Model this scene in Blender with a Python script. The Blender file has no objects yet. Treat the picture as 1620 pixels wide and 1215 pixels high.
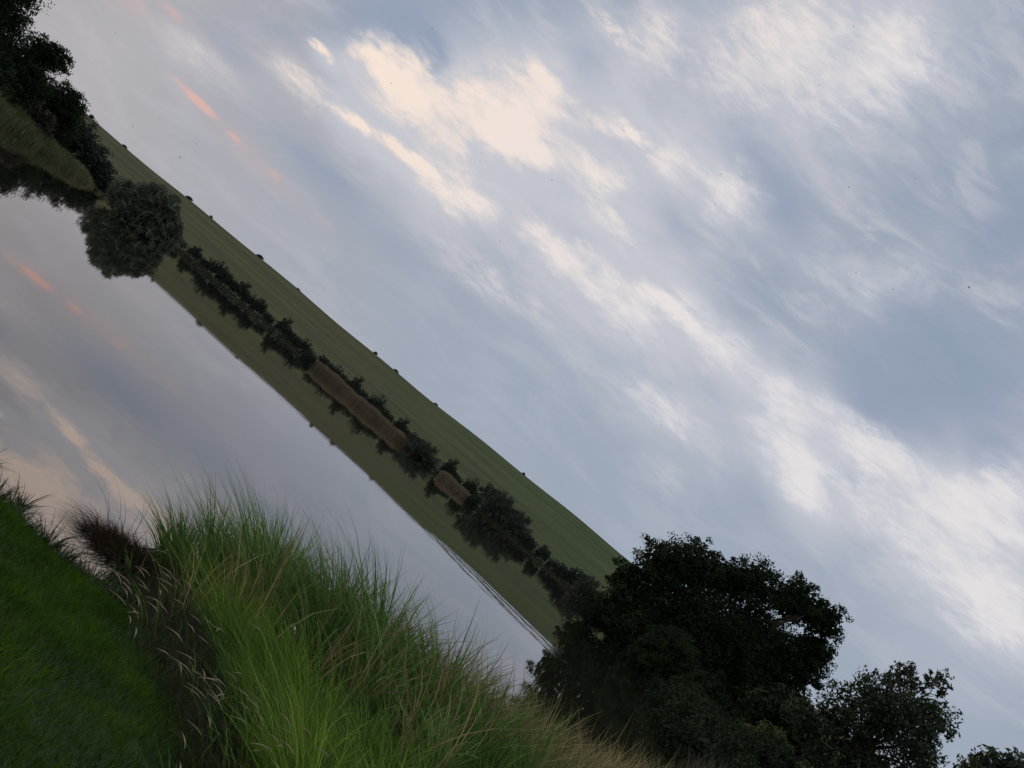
import bpy, math
import numpy as np
from mathutils import Vector, Matrix

R = math.radians
scene = bpy.context.scene
COL = scene.collection

# ------------------------------------------------------------------ camera
EYE = 2.15
PITCH, ROLL = R(5.943), R(41.0)
cam_data = bpy.data.cameras.new('camera')
cam = bpy.data.objects.new('camera', cam_data)
COL.objects.link(cam)
cam_data.sensor_width = 36.0
cam_data.lens = 36.0 * 1690.0 / 1620.0
cam_data.clip_start = 0.05
cam_data.clip_end = 9000
_r = Vector((1, 0, 0)); _u = Vector((0, -math.sin(PITCH), math.cos(PITCH))); _f = Vector((0, math.cos(PITCH), math.sin(PITCH)))
_cx = _r * math.cos(ROLL) + _u * math.sin(ROLL)
_cy = -_r * math.sin(ROLL) + _u * math.cos(ROLL)
m = Matrix((_cx, _cy, -_f)).transposed().to_4x4()
m.translation = (0, 0, EYE)
cam.matrix_world = m
scene.camera = cam
scene.view_settings.view_transform = 'Standard'
scene.view_settings.look = 'None'
scene.view_settings.gamma = 1
scene.view_settings.exposure = 0.0
scene.cycles.max_bounces = 6
scene.cycles.diffuse_bounces = 3
scene.cycles.glossy_bounces = 3
scene.cycles.transmission_bounces = 3
scene.cycles.transparent_max_bounces = 6

def lin(r, g, b):
    o = []
    for c in (r, g, b):
        c /= 255.0
        o.append(c / 12.92 if c <= 0.04045 else ((c + 0.055) / 1.055) ** 2.4)
    return (o[0], o[1], o[2], 1.0)

# ------------------------------------------------------------------ node helper
class NT:
    def __init__(s, tree):
        s.t = tree; s.n = tree.nodes; s.l = tree.links
    def new(s, kind, **kw):
        n = s.n.new(kind)
        for k, v in kw.items(): setattr(n, k, v)
        return n
    def put(s, sock, v):
        if isinstance(v, bpy.types.NodeSocket): s.l.new(v, sock)
        elif v is not None: sock.default_value = v
    def math(s, op, a, b=None, c=None, clamp=False):
        n = s.new('ShaderNodeMath', operation=op, use_clamp=clamp)
        for i, v in enumerate((a, b, c)):
            if v is not None: s.put(n.inputs[i], v)
        return n.outputs[0]
    def mix(s, f, a, b):
        n = s.new('ShaderNodeMix', data_type='RGBA')
        s.put(n.inputs[0], f); s.put(n.inputs[6], a); s.put(n.inputs[7], b)
        return n.outputs[2]
    def smooth(s, v, lo, hi, a=0.0, b=1.0):
        n = s.new('ShaderNodeMapRange', interpolation_type='SMOOTHSTEP')
        s.put(n.inputs[0], v)
        for i, q in enumerate((lo, hi, a, b)): n.inputs[i + 1].default_value = q
        return n.outputs[0]
    def noise(s, vec, scale, detail=4, rough=0.55, dist=0.0, col=False):
        n = s.new('ShaderNodeTexNoise')
        s.put(n.inputs['Vector'], vec)
        n.inputs['Scale'].default_value = scale; n.inputs['Detail'].default_value = detail
        n.inputs['Roughness'].default_value = rough; n.inputs['Distortion'].default_value = dist
        return n.outputs[1 if col else 0]
    def xyz(s, x, y, z=0.0):
        n = s.new('ShaderNodeCombineXYZ')
        for i, v in enumerate((x, y, z)): s.put(n.inputs[i], v)
        return n.outputs[0]
    def mapping(s, vec, loc=(0, 0, 0), rot=(0, 0, 0), sc=(1, 1, 1), kind='POINT'):
        n = s.new('ShaderNodeMapping', vector_type=kind)
        s.put(n.inputs[0], vec)
        n.inputs['Location'].default_value = loc; n.inputs['Rotation'].default_value = rot; n.inputs['Scale'].default_value = sc
        return n.outputs[0]

# ------------------------------------------------------------------ sky: cloud banks given as (azimuth, elevation, tilt, half length, half width, strength) in degrees
BRIGHT = [(-18.61,10.25,4.2,3.25,1.41,0.62),(-17.31,13.74,-18.7,1.51,1.54,0.9),(-14.92,13.85,13.4,2.71,2.6,1.0),(-14.46,13.84,-0.5,3.1,1.85,0.6),(-9.6,17.07,-9.2,4.25,2.81,1.05),(-11.75,14.84,11.7,2.58,2.66,0.8),(-9.68,19.18,4.8,2.61,1.68,0.75),(-8.63,15.58,2.3,2.36,1.81,1.0),(-5.54,19.42,10.6,3.03,1.19,0.75),(-4.46,17.21,14.8,3.55,1.71,0.9),(-8.25,11.6,15.8,2.74,1.28,0.7),(-10.31,13.07,-8.7,3.23,2.85,0.35),(-10.71,11.79,0.3,4.84,2.53,0.3),(-4.07,13.06,0.7,2.51,1.31,0.8),(-1.25,13.25,4.3,2.59,1.57,0.8),(2.17,13.24,-4.3,3.06,1.83,0.8),(-1.26,15.76,-4.7,3.62,1.32,0.7),(4.02,14.98,-8.5,2.87,1.57,0.6),(-1.49,20.21,7.1,2.13,1.86,0.75),(1.69,20.39,11.5,2.91,2.78,0.55),(-2.02,27.9,-7.2,4.27,4.7,0.75),(-6.64,24.35,-23.5,2.96,1.78,0.6),(2.81,29.76,13.6,4.36,5.3,0.45),(3.47,31.3,-21.3,2.74,2.3,0.35),(7.32,14.38,-4.0,2.67,1.55,0.95),(11.47,14.68,7.7,3.13,1.64,0.8),(16.18,15.42,4.7,3.96,1.57,0.9),(21.92,15.88,2.6,4.37,1.92,0.9),(13.72,12.68,-11.0,4.23,2.11,0.8),(15.67,11.82,-18.5,2.84,1.35,0.7),(23.11,13.2,-2.0,5.82,3.45,0.85),(23.35,17.42,-17.3,3.13,2.28,0.7),(17.81,13.63,-20.4,3.92,3.02,0.45),(26.61,12.3,-14.3,4.38,2.66,0.6),(5.51,9.62,6.3,5.64,1.42,0.35),(7.81,10.33,1.2,3.42,1.15,0.35),(9.47,7.57,5.5,3.54,1.89,0.3),(-4.63,9.13,0.2,7.93,1.42,0.3),(-22.83,7.52,7.6,3.35,1.22,0.35),(-0.38,4.82,1.9,5.2,1.29,0.15),(-26.16,4.89,7.7,4.2,3.13,0.15),(1.33,21.38,-11.4,1.57,1.33,0.3),(8.69,20.9,0.9,3.93,1.17,0.3),(11.76,21.31,-28.7,2.83,2.56,0.3),(12.72,23.56,-8.3,1.97,1.93,0.25),(7.24,31.3,-8.0,5.5,7.39,0.32),(1.29,26.95,-2.4,6.26,7.41,0.3),(-4.47,23.42,0.1,4.85,3.99,0.25),(-2.59,10.9,3.9,10.57,3.25,0.22),(7.72,11.91,-5.5,7.49,2.57,0.2)]
THIN = [(-15.13,10.73,8.9,2.25,0.6,0.8),(-11.96,11.22,5.5,2.62,0.54,1.0),(-19.02,12.1,-0.1,1.14,0.35,0.9),(-3.98,19.99,7.2,1.44,0.52,0.9),(-8.8,22.98,-6.8,2.97,0.68,0.5),(3.8,14.47,0.9,2.47,0.65,0.8)]
DARK = [(-21.86,8.94,-0.7,3.48,1.12,0.5),(-16.5,7.45,-1.9,4.99,1.55,0.55),(-17.23,15.82,30.8,5.6,3.68,0.95),(-15.2,15.55,5.2,2.08,1.6,0.8),(-8.66,21.23,-8.2,3.06,2.58,0.45),(-9.69,7.28,8.1,8.25,1.89,0.5),(-21.69,11.07,34.0,4.2,1.51,0.45),(-4.77,24.64,-9.9,2.53,1.85,0.5),(1.37,23.4,-4.0,6.72,2.8,0.65),(5.09,21.94,-7.4,4.83,2.39,0.5),(16.8,20.32,0.1,8.4,4.86,1.0),(15.46,27.97,-28.5,3.83,3.79,0.9),(9.77,26.8,-11.0,3.33,4.61,0.35),(6.95,16.66,-1.8,5.11,1.43,0.5),(8.52,12.33,-22.0,3.85,1.67,0.45),(14.0,9.52,-17.8,4.23,1.97,0.55),(18.87,8.72,-4.3,3.51,1.75,0.3),(21.97,18.33,-10.8,2.64,1.5,0.55),(-2.9,14.05,5.5,3.38,1.31,0.35),(-6.72,19.3,3.2,2.04,0.92,0.3),(-4.54,18.99,-6.4,2.29,0.79,0.35),(0.95,18.1,-8.1,4.6,1.72,0.5),(15.48,16.95,-0.0,6.54,2.21,0.55),(17.15,13.5,-13.2,1.88,1.57,0.55),(22.26,15.04,-9.9,1.3,1.14,0.5),(3.38,10.05,5.1,5.26,1.43,0.4),(27.2,9.52,-6.9,3.97,1.35,0.3),(23.82,9.39,-5.1,3.09,1.42,0.3),(-3.72,5.04,-2.0,6.89,2.57,0.35),(7.85,33.42,-12.7,5.65,4.03,0.4),(-13.91,7.95,6.1,3.71,0.86,0.4),(6.1,3.51,-12.5,5.36,1.78,0.3)]
PINK = [(-21.98,5.9,-1.1,1.77,0.29,0.75),(-21.65,5.81,0.1,1.14,0.22,0.5),(-19.12,5.8,-2.2,0.76,0.23,0.5),(-16.67,5.86,-2.4,0.6,0.35,0.25),(-13.16,5.72,-0.2,0.91,0.4,0.25),(-25.45,8.15,-3.7,1.3,0.38,0.6),(-18.42,5.73,-1.8,8.04,1.15,0.34),(-13.47,10.89,7.9,3.86,0.82,0.25),(-19.17,9.92,7.7,3.23,1.15,0.12),(-27.01,7.15,-3.6,3.57,1.02,0.3),(-28.47,6.44,169.8,2.92,2.32,0.25)]

SUN_AZ, SUN_EL = -78.0, 11.0
world = bpy.data.worlds.new('World')
scene.world = world
world.use_nodes = True
w = NT(world.node_tree)
w.n.clear()
tc = w.new('ShaderNodeTexCoord').outputs['Generated']
sep = w.new('ShaderNodeSeparateXYZ'); w.l.new(tc, sep.inputs[0])
az = w.math('MULTIPLY', w.math('ARCTAN2', sep.outputs[0], sep.outputs[1]), 57.29578)
el = w.math('MULTIPLY', w.math('ARCSINE', sep.outputs[2]), 57.29578)
p0 = w.xyz(az, el)
# broad and fine swirls of the cloud edges, drawn out along the wind
pst = w.mapping(p0, rot=(0, 0, R(6)), sc=(0.10, 0.26, 1))
n1 = w.noise(pst, 1.0, 3, 0.5, 0.3, col=True)
pst2 = w.mapping(p0, rot=(0, 0, R(8)), sc=(0.42, 0.95, 1))
n2 = w.noise(pst2, 1.0, 5, 0.62, 0.4, col=True)
def vop(op, a, b):
    n = w.new('ShaderNodeVectorMath', operation=op); w.put(n.inputs[0], a); w.put(n.inputs[1], b); return n.outputs[0]
o1 = vop('MULTIPLY', vop('SUBTRACT', n1, (0.5, 0.5, 0.5)), (2.6, 1.1, 0))
o2 = vop('MULTIPLY', vop('SUBTRACT', n2, (0.5, 0.5, 0.5)), (3.0, 1.7, 0))
pw = vop('ADD', vop('ADD', p0, o1), o2)
pw_soft = vop('ADD', p0, vop('MULTIPLY', o1, (0.8, 0.5, 0)))
def layer(items, vec):
    acc = None
    for a, e, t, l, wd, s in items:
        mp = w.mapping(vec, (a, e, 0), (0, 0, R(t)), (max(l, .2), wd, 1), 'TEXTURE')
        g = w.new('ShaderNodeTexGradient', gradient_type='SPHERICAL'); w.l.new(mp, g.inputs[0])
        acc = w.math('MULTIPLY', g.outputs[1], s) if acc is None else w.math('MULTIPLY_ADD', g.outputs[1], s, acc)
    return acc
bright = layer(BRIGHT, pw)
f3 = w.noise(w.mapping(p0, loc=(3, 57, 0), rot=(0, 0, R(12)), sc=(0.45, 1.35, 1)), 1.0, 8, 0.70, 0.35)
thin = layer(THIN, vop('ADD', vop('ADD', p0, vop('MULTIPLY', o1, (.3, .3, 0))), vop('MULTIPLY', o2, (.4, .34, 0))))
bright = w.math('ADD', bright, w.math('MULTIPLY', thin, w.smooth(f3, .25, .7, .55, 1.9)))
halo = layer([(a, e, t, l * 1.5, wd * 2.6, s * .55) for a, e, t, l, wd, s in BRIGHT + THIN], pw_soft)
dark = layer(DARK, vop('ADD', pw_soft, vop('MULTIPLY', o2, (0.45, 0.45, 0))))
pink = layer(PINK, vop('ADD', p0, vop('MULTIPLY', o2, (0.5, 0.3, 0))))
f1 = w.noise(w.mapping(p0, rot=(0, 0, R(9)), sc=(0.17, 0.55, 1)), 1.0, 8, 0.62, 0.6)
f2 = w.noise(w.mapping(p0, loc=(31, 7, 0), rot=(0, 0, R(5)), sc=(0.05, 0.13, 1)), 1.0, 4, 0.5, 0.3)
leftish = w.smooth(az, -30, 2, 1, 0)
low = w.smooth(el, 9, 20, 1, 0)
base = w.mix(w.math('MULTIPLY', leftish, low), lin(158, 169, 186), lin(174, 172, 178))
calm = w.smooth(el, 5, 15, .30, 1)
base = w.mix(w.math('MULTIPLY', calm, w.smooth(f1, .45, .68, 0, .70)), base, lin(197, 196, 206))
base = w.mix(w.math('MULTIPLY', calm, w.smooth(f1, .47, .32, 0, .5)), base, lin(144, 158, 180))
base = w.mix(w.smooth(halo, .02, .9, 0, .78), base, lin(206, 207, 215))
dk = w.math('MULTIPLY', dark, w.math('MULTIPLY_ADD', f1, .9, .55))
base = w.mix(w.smooth(dk, .05, .95, 0, .88), base, lin(143, 157, 181))
# clouds over the rest of the sky, and a pale glow high overhead
away = w.smooth(w.math('ABSOLUTE', az), 34, 46, 0, 1)
high = w.smooth(el, 33, 45, 0, 1)
away = w.math('MAXIMUM', away, high)
gen = w.math('MULTIPLY', away, w.smooth(w.math('MULTIPLY_ADD', f1, .5, w.math('MULTIPLY', f2, .5)), .42, .68))
edge = w.math('MULTIPLY', w.smooth(bright, .02, .45), w.math('SUBTRACT', f3, .5))
bb = w.math('MULTIPLY_ADD', edge, 1.45, w.math('MULTIPLY', bright, .95))
bb = w.math('MAXIMUM', bb, gen)
warm = w.smooth(az, -28, 12, 1, 0)
cream = w.mix(warm, lin(232, 227, 228), lin(255, 232, 214))
base = w.mix(w.smooth(bb, .0, .62, 0, .80), base, w.mix(warm, lin(206, 208, 216), lin(218, 209, 208)))
base = w.mix(w.smooth(bb, .30, 1.02, 0, 1.0), base, cream)
base = w.mix(w.smooth(w.math('MULTIPLY', pink, w.math('MULTIPLY_ADD', f3, 1.3, .3)), .02, .95, 0, .8), base, lin(229, 180, 169))
glow = w.smooth(el, 40, 80, 1.0, 1.9)
bs = vop('MULTIPLY', base, w.xyz(glow, glow, glow))
bs = vop('MULTIPLY', bs, (10.0, 10.0, 10.0))
sky = w.new('ShaderNodeTexSky', sky_type='NISHITA')
sky.sun_disc = False
sky.sun_elevation = R(SUN_EL)
sky.sun_rotation = R(SUN_AZ)
col = w.mix(0.06, bs, sky.outputs[0])
bg = w.new('ShaderNodeBackground'); w.l.new(col, bg.inputs[0]); bg.inputs[1].default_value = 0.1
wo = w.new('ShaderNodeOutputWorld'); w.l.new(bg.outputs[0], wo.inputs[0])
world.cycles.sampling_method = 'MANUAL'
world.cycles.sample_map_resolution = 512

sd = bpy.data.lights.new('sun', 'SUN'); sd.energy = 0.5; sd.angle = R(20); sd.color = (1.0, .86, .74)
so = bpy.data.objects.new('sun', sd); COL.objects.link(so)
sdir = Vector((math.sin(R(SUN_AZ)) * math.cos(R(SUN_EL)), math.cos(R(SUN_AZ)) * math.cos(R(SUN_EL)), math.sin(R(SUN_EL))))
so.rotation_euler = (-sdir).to_track_quat('-Z', 'Y').to_euler()
# ------------------------------------------------------------------ mesh helpers
def meta(o, label=None, cat=None, group=None, kind=None):
    if label: o['label'] = label
    if cat: o['category'] = cat
    if group: o['group'] = group
    if kind: o['kind'] = kind
    return o
def empty(name, loc, rz=0.0, scale=1.0):
    o = bpy.data.objects.new(name, None); COL.objects.link(o)
    o.location = loc; o.rotation_euler = (0, 0, rz); o.scale = (scale,) * 3
    o.empty_display_size = 0.2
    return o
def mesh_obj(name, V, quads=None, tris=None, mat=None, parent=None, tint=None, smooth=False, face_mat=None, mats=None):
    V = np.asarray(V, dtype=np.float32)
    me = bpy.data.meshes.new(name)
    nq = 0 if quads is None else len(quads); nt = 0 if tris is None else len(tris)
    me.vertices.add(len(V)); me.vertices.foreach_set('co', V.ravel())
    me.loops.add(nq * 4 + nt * 3); me.polygons.add(nq + nt)
    li = []; st = []
    if nq: li.append(np.asarray(quads).ravel()); st.append(np.arange(nq) * 4)
    if nt: li.append(np.asarray(tris).ravel()); st.append(nq * 4 + np.arange(nt) * 3)
    me.loops.foreach_set('vertex_index', np.concatenate(li).astype(np.int32))
    me.polygons.foreach_set('loop_start', np.concatenate(st).astype(np.int32))
    me.polygons.foreach_set('loop_total', np.concatenate([np.full(nq, 4), np.full(nt, 3)]).astype(np.int32))
    if smooth: me.polygons.foreach_set('use_smooth', np.ones(nq + nt, dtype=bool))
    if face_mat is not None: me.polygons.foreach_set('material_index', np.asarray(face_mat, dtype=np.int32))
    if tint is not None:
        a = me.attributes.new('tint', 'FLOAT', 'POINT'); a.data.foreach_set('value', np.asarray(tint, dtype=np.float32))
    me.update(calc_edges=True)
    for mm in (mats or [mat]):
        if mm: me.materials.append(mm)
    o = bpy.data.objects.new(name, me); COL.objects.link(o)
    if parent is not None: o.parent = parent
    return o

def new_mat(name):
    mt = bpy.data.materials.new(name); mt.use_nodes = True
    t = NT(mt.node_tree); t.n.clear()
    out = t.new('ShaderNodeOutputMaterial')
    return mt, t, out
def leaf_mat(name, stops, transl=0.35, rough=0.6, spec=0.25):
    """foliage whose own colour runs over stops with the per-leaf tint"""
    mt, t, out = new_mat(name)
    at = t.new('ShaderNodeAttribute', attribute_name='tint')
    cr = t.new('ShaderNodeValToRGB'); t.l.new(at.outputs['Fac'], cr.inputs[0])
    els = cr.color_ramp.elements
    while len(els) < len(stops): els.new(0.5)
    for e, (p, c) in zip(els, stops): e.position = p; e.color = (*c, 1)
    pb = t.new('ShaderNodeBsdfPrincipled'); t.l.new(cr.outputs[0], pb.inputs['Base Color'])
    pb.inputs['Roughness'].default_value = rough; pb.inputs['Specular IOR Level'].default_value = spec
    tr = t.new('ShaderNodeBsdfTranslucent'); t.l.new(cr.outputs[0], tr.inputs[0])
    mx = t.new('ShaderNodeMixShader'); mx.inputs[0].default_value = transl
    t.l.new(pb.outputs[0], mx.inputs[1]); t.l.new(tr.outputs[0], mx.inputs[2]); t.l.new(mx.outputs[0], out.inputs[0])
    return mt
def bark_mat(name, c1, c2, sc=6):
    mt, t, out = new_mat(name)
    g = t.new('ShaderNodeTexCoord').outputs['Object']
    n = t.noise(t.mapping(g, sc=(1, 1, .25)), sc, 6, .65)
    pb = t.new('ShaderNodeBsdfPrincipled'); t.l.new(t.mix(n, (*c1, 1), (*c2, 1)), pb.inputs['Base Color'])
    pb.inputs['Roughness'].default_value = .9
    bp = t.new('ShaderNodeBump'); bp.inputs['Strength'].default_value = .6; t.l.new(n, bp.inputs['Height']); t.l.new(bp.outputs[0], pb.inputs['Normal'])
    t.l.new(pb.outputs[0], out.inputs[0])
    return mt

# ------------------------------------------------------------------ lake outline and terrain
LAKE = np.array([(-1.7, 7.15), (-1.25, 7.1), (-1.0, 7.5), (-1.05, 8.8), (-1.2, 9.5), (-.6, 10.0), (1, 10.4), (3, 12.2), (5, 15.8), (8, 22), (12.5, 36), (17, 52), (21, 68), (25, 84), (30, 104), (38, 130),
    (60, 200), (85, 300), (110, 365), (60, 364), (0, 363), (-60, 362), (-95, 352), (-112, 320), (-100, 250), (-78, 190), (-64, 158), (-56, 130), (-51, 110), (-43, 82),
    (-38, 60), (-34, 40), (-28, 22), (-18, 11), (-10, 8.6), (-5, 7.5), (-2.6, 7.35)], dtype=float)
def lake_dist(X, Y):
    """signed distance to the shore: positive on land"""
    shp = X.shape; x = X.ravel(); y = Y.ravel()
    best = np.full(x.shape, 1e18); inside = np.zeros(x.shape, bool)
    n = len(LAKE)
    for i in range(n):
        ax, ay = LAKE[i]; bx, by = LAKE[(i + 1) % n]
        dx, dy = bx - ax, by - ay
        t = np.clip(((x - ax) * dx + (y - ay) * dy) / (dx * dx + dy * dy), 0, 1)
        d = (x - ax - t * dx) ** 2 + (y - ay - t * dy) ** 2
        best = np.minimum(best, d)
        if ay != by:
            c = ((ay > y) != (by > y)) & (x < (bx - ax) * (y - ay) / (by - ay) + ax)
            inside ^= c
    d = np.sqrt(best)
    return np.where(inside, -d, d).reshape(shp)
def crest(x):
    return 2.15 + .414 * (75.5 + .0775 * x + 6e-5 * x * x) * np.exp(-np.maximum(np.abs(x) - 420, 0) / 500.) + 0.5 * np.sin(x / 37.) + .3 * np.sin(x / 13. + 1)
def ground_z(X, Y):
    X = np.asarray(X, float); Y = np.asarray(Y, float)
    d = lake_dist(X, Y)
    land = .47 * (1 - np.exp(-np.maximum(d, 0) / .9)) + .5 * (1 - np.exp(-np.maximum(d - 6, 0) / 25.))
    land += .03 * np.sin(X * 1.7 + Y * .6) * np.clip(d, 0, 1) * .6 + .02 * np.sin(Y * 2.9 - X * 1.1) * np.clip(d, 0, 1)
    wat = -1.6 * (1 - np.exp(np.minimum(d, 0) / 4.)) - .02
    z = np.where(d > 0, land, wat)
    s = np.clip((Y - 368) / (700 - 368), 0, 1)
    hill = s * (crest(X) - 1.0) * (1 - .06 * np.sin(s * math.pi) ** 2)
    back = np.clip((Y - 700) / 900., 0, 1)
    hill = np.where(Y > 700, (crest(X) - 1.0) * (1 - .6 * back) - 6 * (1 - np.exp(-np.maximum(Y - 700, 0) / 60.)), hill)
    far = np.clip((np.abs(X) - 400) / 600, 0, 1)
    z = z + hill * (1 - .5 * far)
    z = np.maximum(z, .12 - (((X + 41) / 4.0) ** 2 + ((Y - 115) / 2.5) ** 2) * .4)
    return z
def axis(parts):
    o = []
    for a, b, n in parts: o += list(np.linspace(a, b, n, endpoint=False))
    o.append(parts[-1][1]); return np.array(o)
xs = axis([(-2600, -600, 10), (-600, -130, 24), (-130, -30, 70), (-30, -4, 52), (-4, 6, 110), (6, 32, 80), (32, 130, 60), (130, 600, 26), (600, 2600, 10)])
ys = axis([(-400, -20, 12), (-20, 0, 12), (0, 3, 8), (3, 13, 110), (13, 40, 60), (40, 180, 90), (180, 355, 44), (355, 380, 20), (380, 700, 64), (700, 760, 8), (760, 3200, 14)])
GX, GY = np.meshgrid(xs, ys)
GZ = ground_z(GX, GY)
def grid_quads(nx, ny):
    i = np.arange(nx - 1)[None, :] + np.arange(ny - 1)[:, None] * nx
    return np.stack([i, i + 1, i + 1 + nx, i + nx], -1).reshape(-1, 4)
Q = grid_quads(len(xs), len(ys))
V = np.stack([GX, GY, GZ], -1).reshape(-1, 3)
cy = V[Q].mean(1)[:, 1]
def turf_mat():
    mt, t, out = new_mat('turf')
    g = t.new('ShaderNodeTexCoord').outputs['Object']
    n = t.noise(g, 2.2, 8, .65); n2 = t.noise(g, 14, 6, .6)
    sp = t.new('ShaderNodeSeparateXYZ'); t.l.new(g, sp.inputs[0])
    c = t.mix(t.smooth(n, .35, .65), (.017, .034, .008, 1), (.030, .050, .012, 1))
    c = t.mix(t.smooth(n2, .55, .75, 0, .6), c, (.05, .045, .022, 1))
    c = t.mix(t.smooth(sp.outputs[2], .12, -.02), c, (.035, .028, .020, 1))   # wet mud at the water line
    pb = t.new('ShaderNodeBsdfPrincipled'); t.l.new(c, pb.inputs['Base Color']); pb.inputs['Roughness'].default_value = .9
    bp = t.new('ShaderNodeBump'); bp.inputs['Strength'].default_value = .7; bp.inputs['Distance'].default_value = .03
    t.l.new(n2, bp.inputs['Height']); t.l.new(bp.outputs[0], pb.inputs['Normal'])
    t.l.new(pb.outputs[0], out.inputs[0]); return mt
def field_mat():
    mt, t, out = new_mat('crop_field')
    g = t.new('ShaderNodeTexCoord').outputs['Object']
    sp = t.new('ShaderNodeSeparateXYZ'); t.l.new(g, sp.inputs[0])
    rows = t.mapping(g, rot=(0, 0, R(-14)), sc=(.004, .05, .0))
    n = t.noise(rows, 1.0, 5, .6, .15)
    rows2 = t.mapping(g, rot=(0, 0, R(-14)), sc=(.012, .30, .0))
    n3 = t.noise(rows2, 1.0, 3, .6, .1)
    patch = t.noise(t.mapping(g, rot=(0, 0, R(-14)), sc=(.018, .06, 0)), 1.0, 6, .65, .8)
    big = t.noise(t.mapping(g, sc=(.006, .012, 0)), 1.0, 4, .5, .5)
    fine = t.noise(g, .9, 5, .7)
    greener = t.smooth(t.math('MULTIPLY_ADD', big, 90, sp.outputs[0]), -60, 130)
    a = t.mix(greener, (.056, .058, .022, 1), (.044, .066, .021, 1))
    b = t.mix(greener, (.088, .090, .033, 1), (.068, .098, .031, 1))
    c = t.mix(t.smooth(n, .35, .65), a, b)
    c = t.mix(t.smooth(n3, .52, .68, 0, .5), c, (.026, .029, .013, 1))
    c = t.mix(t.smooth(fine, .45, .7, 0, .5), c, (.028, .033, .013, 1))
    c = t.mix(t.smooth(patch, .50, .66, 0, .55), c, (.030, .038, .015, 1))
    c = t.mix(t.smooth(patch, .46, .34, 0, .35), c, (.085, .090, .034, 1))
    # lush meadow at the foot of the slope, dry margin along the crest
    foot = t.smooth(t.math('MULTIPLY_ADD', big, 60, sp.outputs[1]), 445, 425)
    c = t.mix(t.math('MULTIPLY', foot, .8), c, (.024, .042, .014, 1))
    c = t.mix(t.smooth(t.math('MULTIPLY_ADD', fine, 14, sp.outputs[1]), 684, 700, 0, .6), c, (.046, .038, .023, 1))
    pb = t.new('ShaderNodeBsdfPrincipled'); t.l.new(c, pb.inputs['Base Color']); pb.inputs['Roughness'].default_value = .95
    pb.inputs['Specular IOR Level'].default_value = .1
    t.l.new(pb.outputs[0], out.inputs[0]); return mt
MT_TURF, MT_FIELD = turf_mat(), field_mat()
near = cy < 374
def sub_mesh(mask, name, mat):
    q = Q[mask]; u, inv = np.unique(q, return_inverse=True)
    o = mesh_obj(name, V[u], quads=inv.reshape(-1, 4), mat=mat, smooth=True)
    return meta(o, kind='structure')
meta(mesh_obj('ground', V, quads=Q, mats=[MT_TURF, MT_FIELD], smooth=True, face_mat=(~near).astype(int)), kind='structure')

def water_mat():
    mt, t, out = new_mat('lake_water')
    g = t.new('ShaderNodeTexCoord').outputs['Object']
    lo = t.noise(t.mapping(g, sc=(1, 1, 1)), .9, 2, .5)
    fi = t.noise(g, 5.5, 2, .5)
    h = t.math('MULTIPLY_ADD', fi, .00015, t.math('MULTIPLY', lo, .0011))
    # a fading train of ripples off the bank
    gr = t.new('ShaderNodeTexGradient', gradient_type='SPHERICAL')
    t.l.new(t.mapping(g, (4.78, 39.22, 0), (0, 0, -0.916), (5.2, 2.3, 1), 'TEXTURE'), gr.inputs[0])
    sp = t.new('ShaderNodeSeparateXYZ'); t.l.new(g, sp.inputs[0])
    an = t.math('ARCTAN2', t.math('SUBTRACT', sp.outputs[1], 46.07), t.math('SUBTRACT', sp.outputs[0], 0.46))
    an = t.math('ADD', an, t.math('MULTIPLY', t.noise(g, .35, 2, .5), .12))
    wv = t.math('SINE', t.math('MULTIPLY', an, 34.0))
    wv = t.math('MULTIPLY', wv, t.smooth(t.noise(t.mapping(g, sc=(1.3, 1.9, 0)), 1.0, 2, .5), .40, .55))
    h = t.math('ADD', h, t.math('MULTIPLY', t.math('MULTIPLY', gr.outputs[1], wv), .020))
    bp = t.new('ShaderNodeBump'); bp.inputs['Strength'].default_value = 1; bp.inputs['Distance'].default_value = 1
    t.l.new(h, bp.inputs['Height'])
    gl = t.new('ShaderNodeBsdfGlossy'); gl.inputs['Color'].default_value = (.98, .935, .915, 1); gl.inputs['Roughness'].default_value = .014
    t.l.new(bp.outputs[0], gl.inputs['Normal'])
    df = t.new('ShaderNodeBsdfDiffuse'); df.inputs[0].default_value = (.020, .020, .012, 1)
    fr = t.new('ShaderNodeFresnel'); fr.inputs[0].default_value = 2.7
    mx = t.new('ShaderNodeMixShader'); t.l.new(fr.outputs[0], mx.inputs[0]); t.l.new(df.outputs[0], mx.inputs[1]); t.l.new(gl.outputs[0], mx.inputs[2])
    t.l.new(mx.outputs[0], out.inputs[0]); return mt
wx = axis([(-150, -20, 13), (-20, 20, 20), (20, 140, 12)]); wy = axis([(5.5, 40, 20), (40, 372, 40)])
WX, WY = np.meshgrid(wx, wy)
meta(mesh_obj('water', np.stack([WX, WY, WX * 0], -1).reshape(-1, 3), quads=grid_quads(len(wx), len(wy)), mat=water_mat(), smooth=True), kind='structure')

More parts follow.
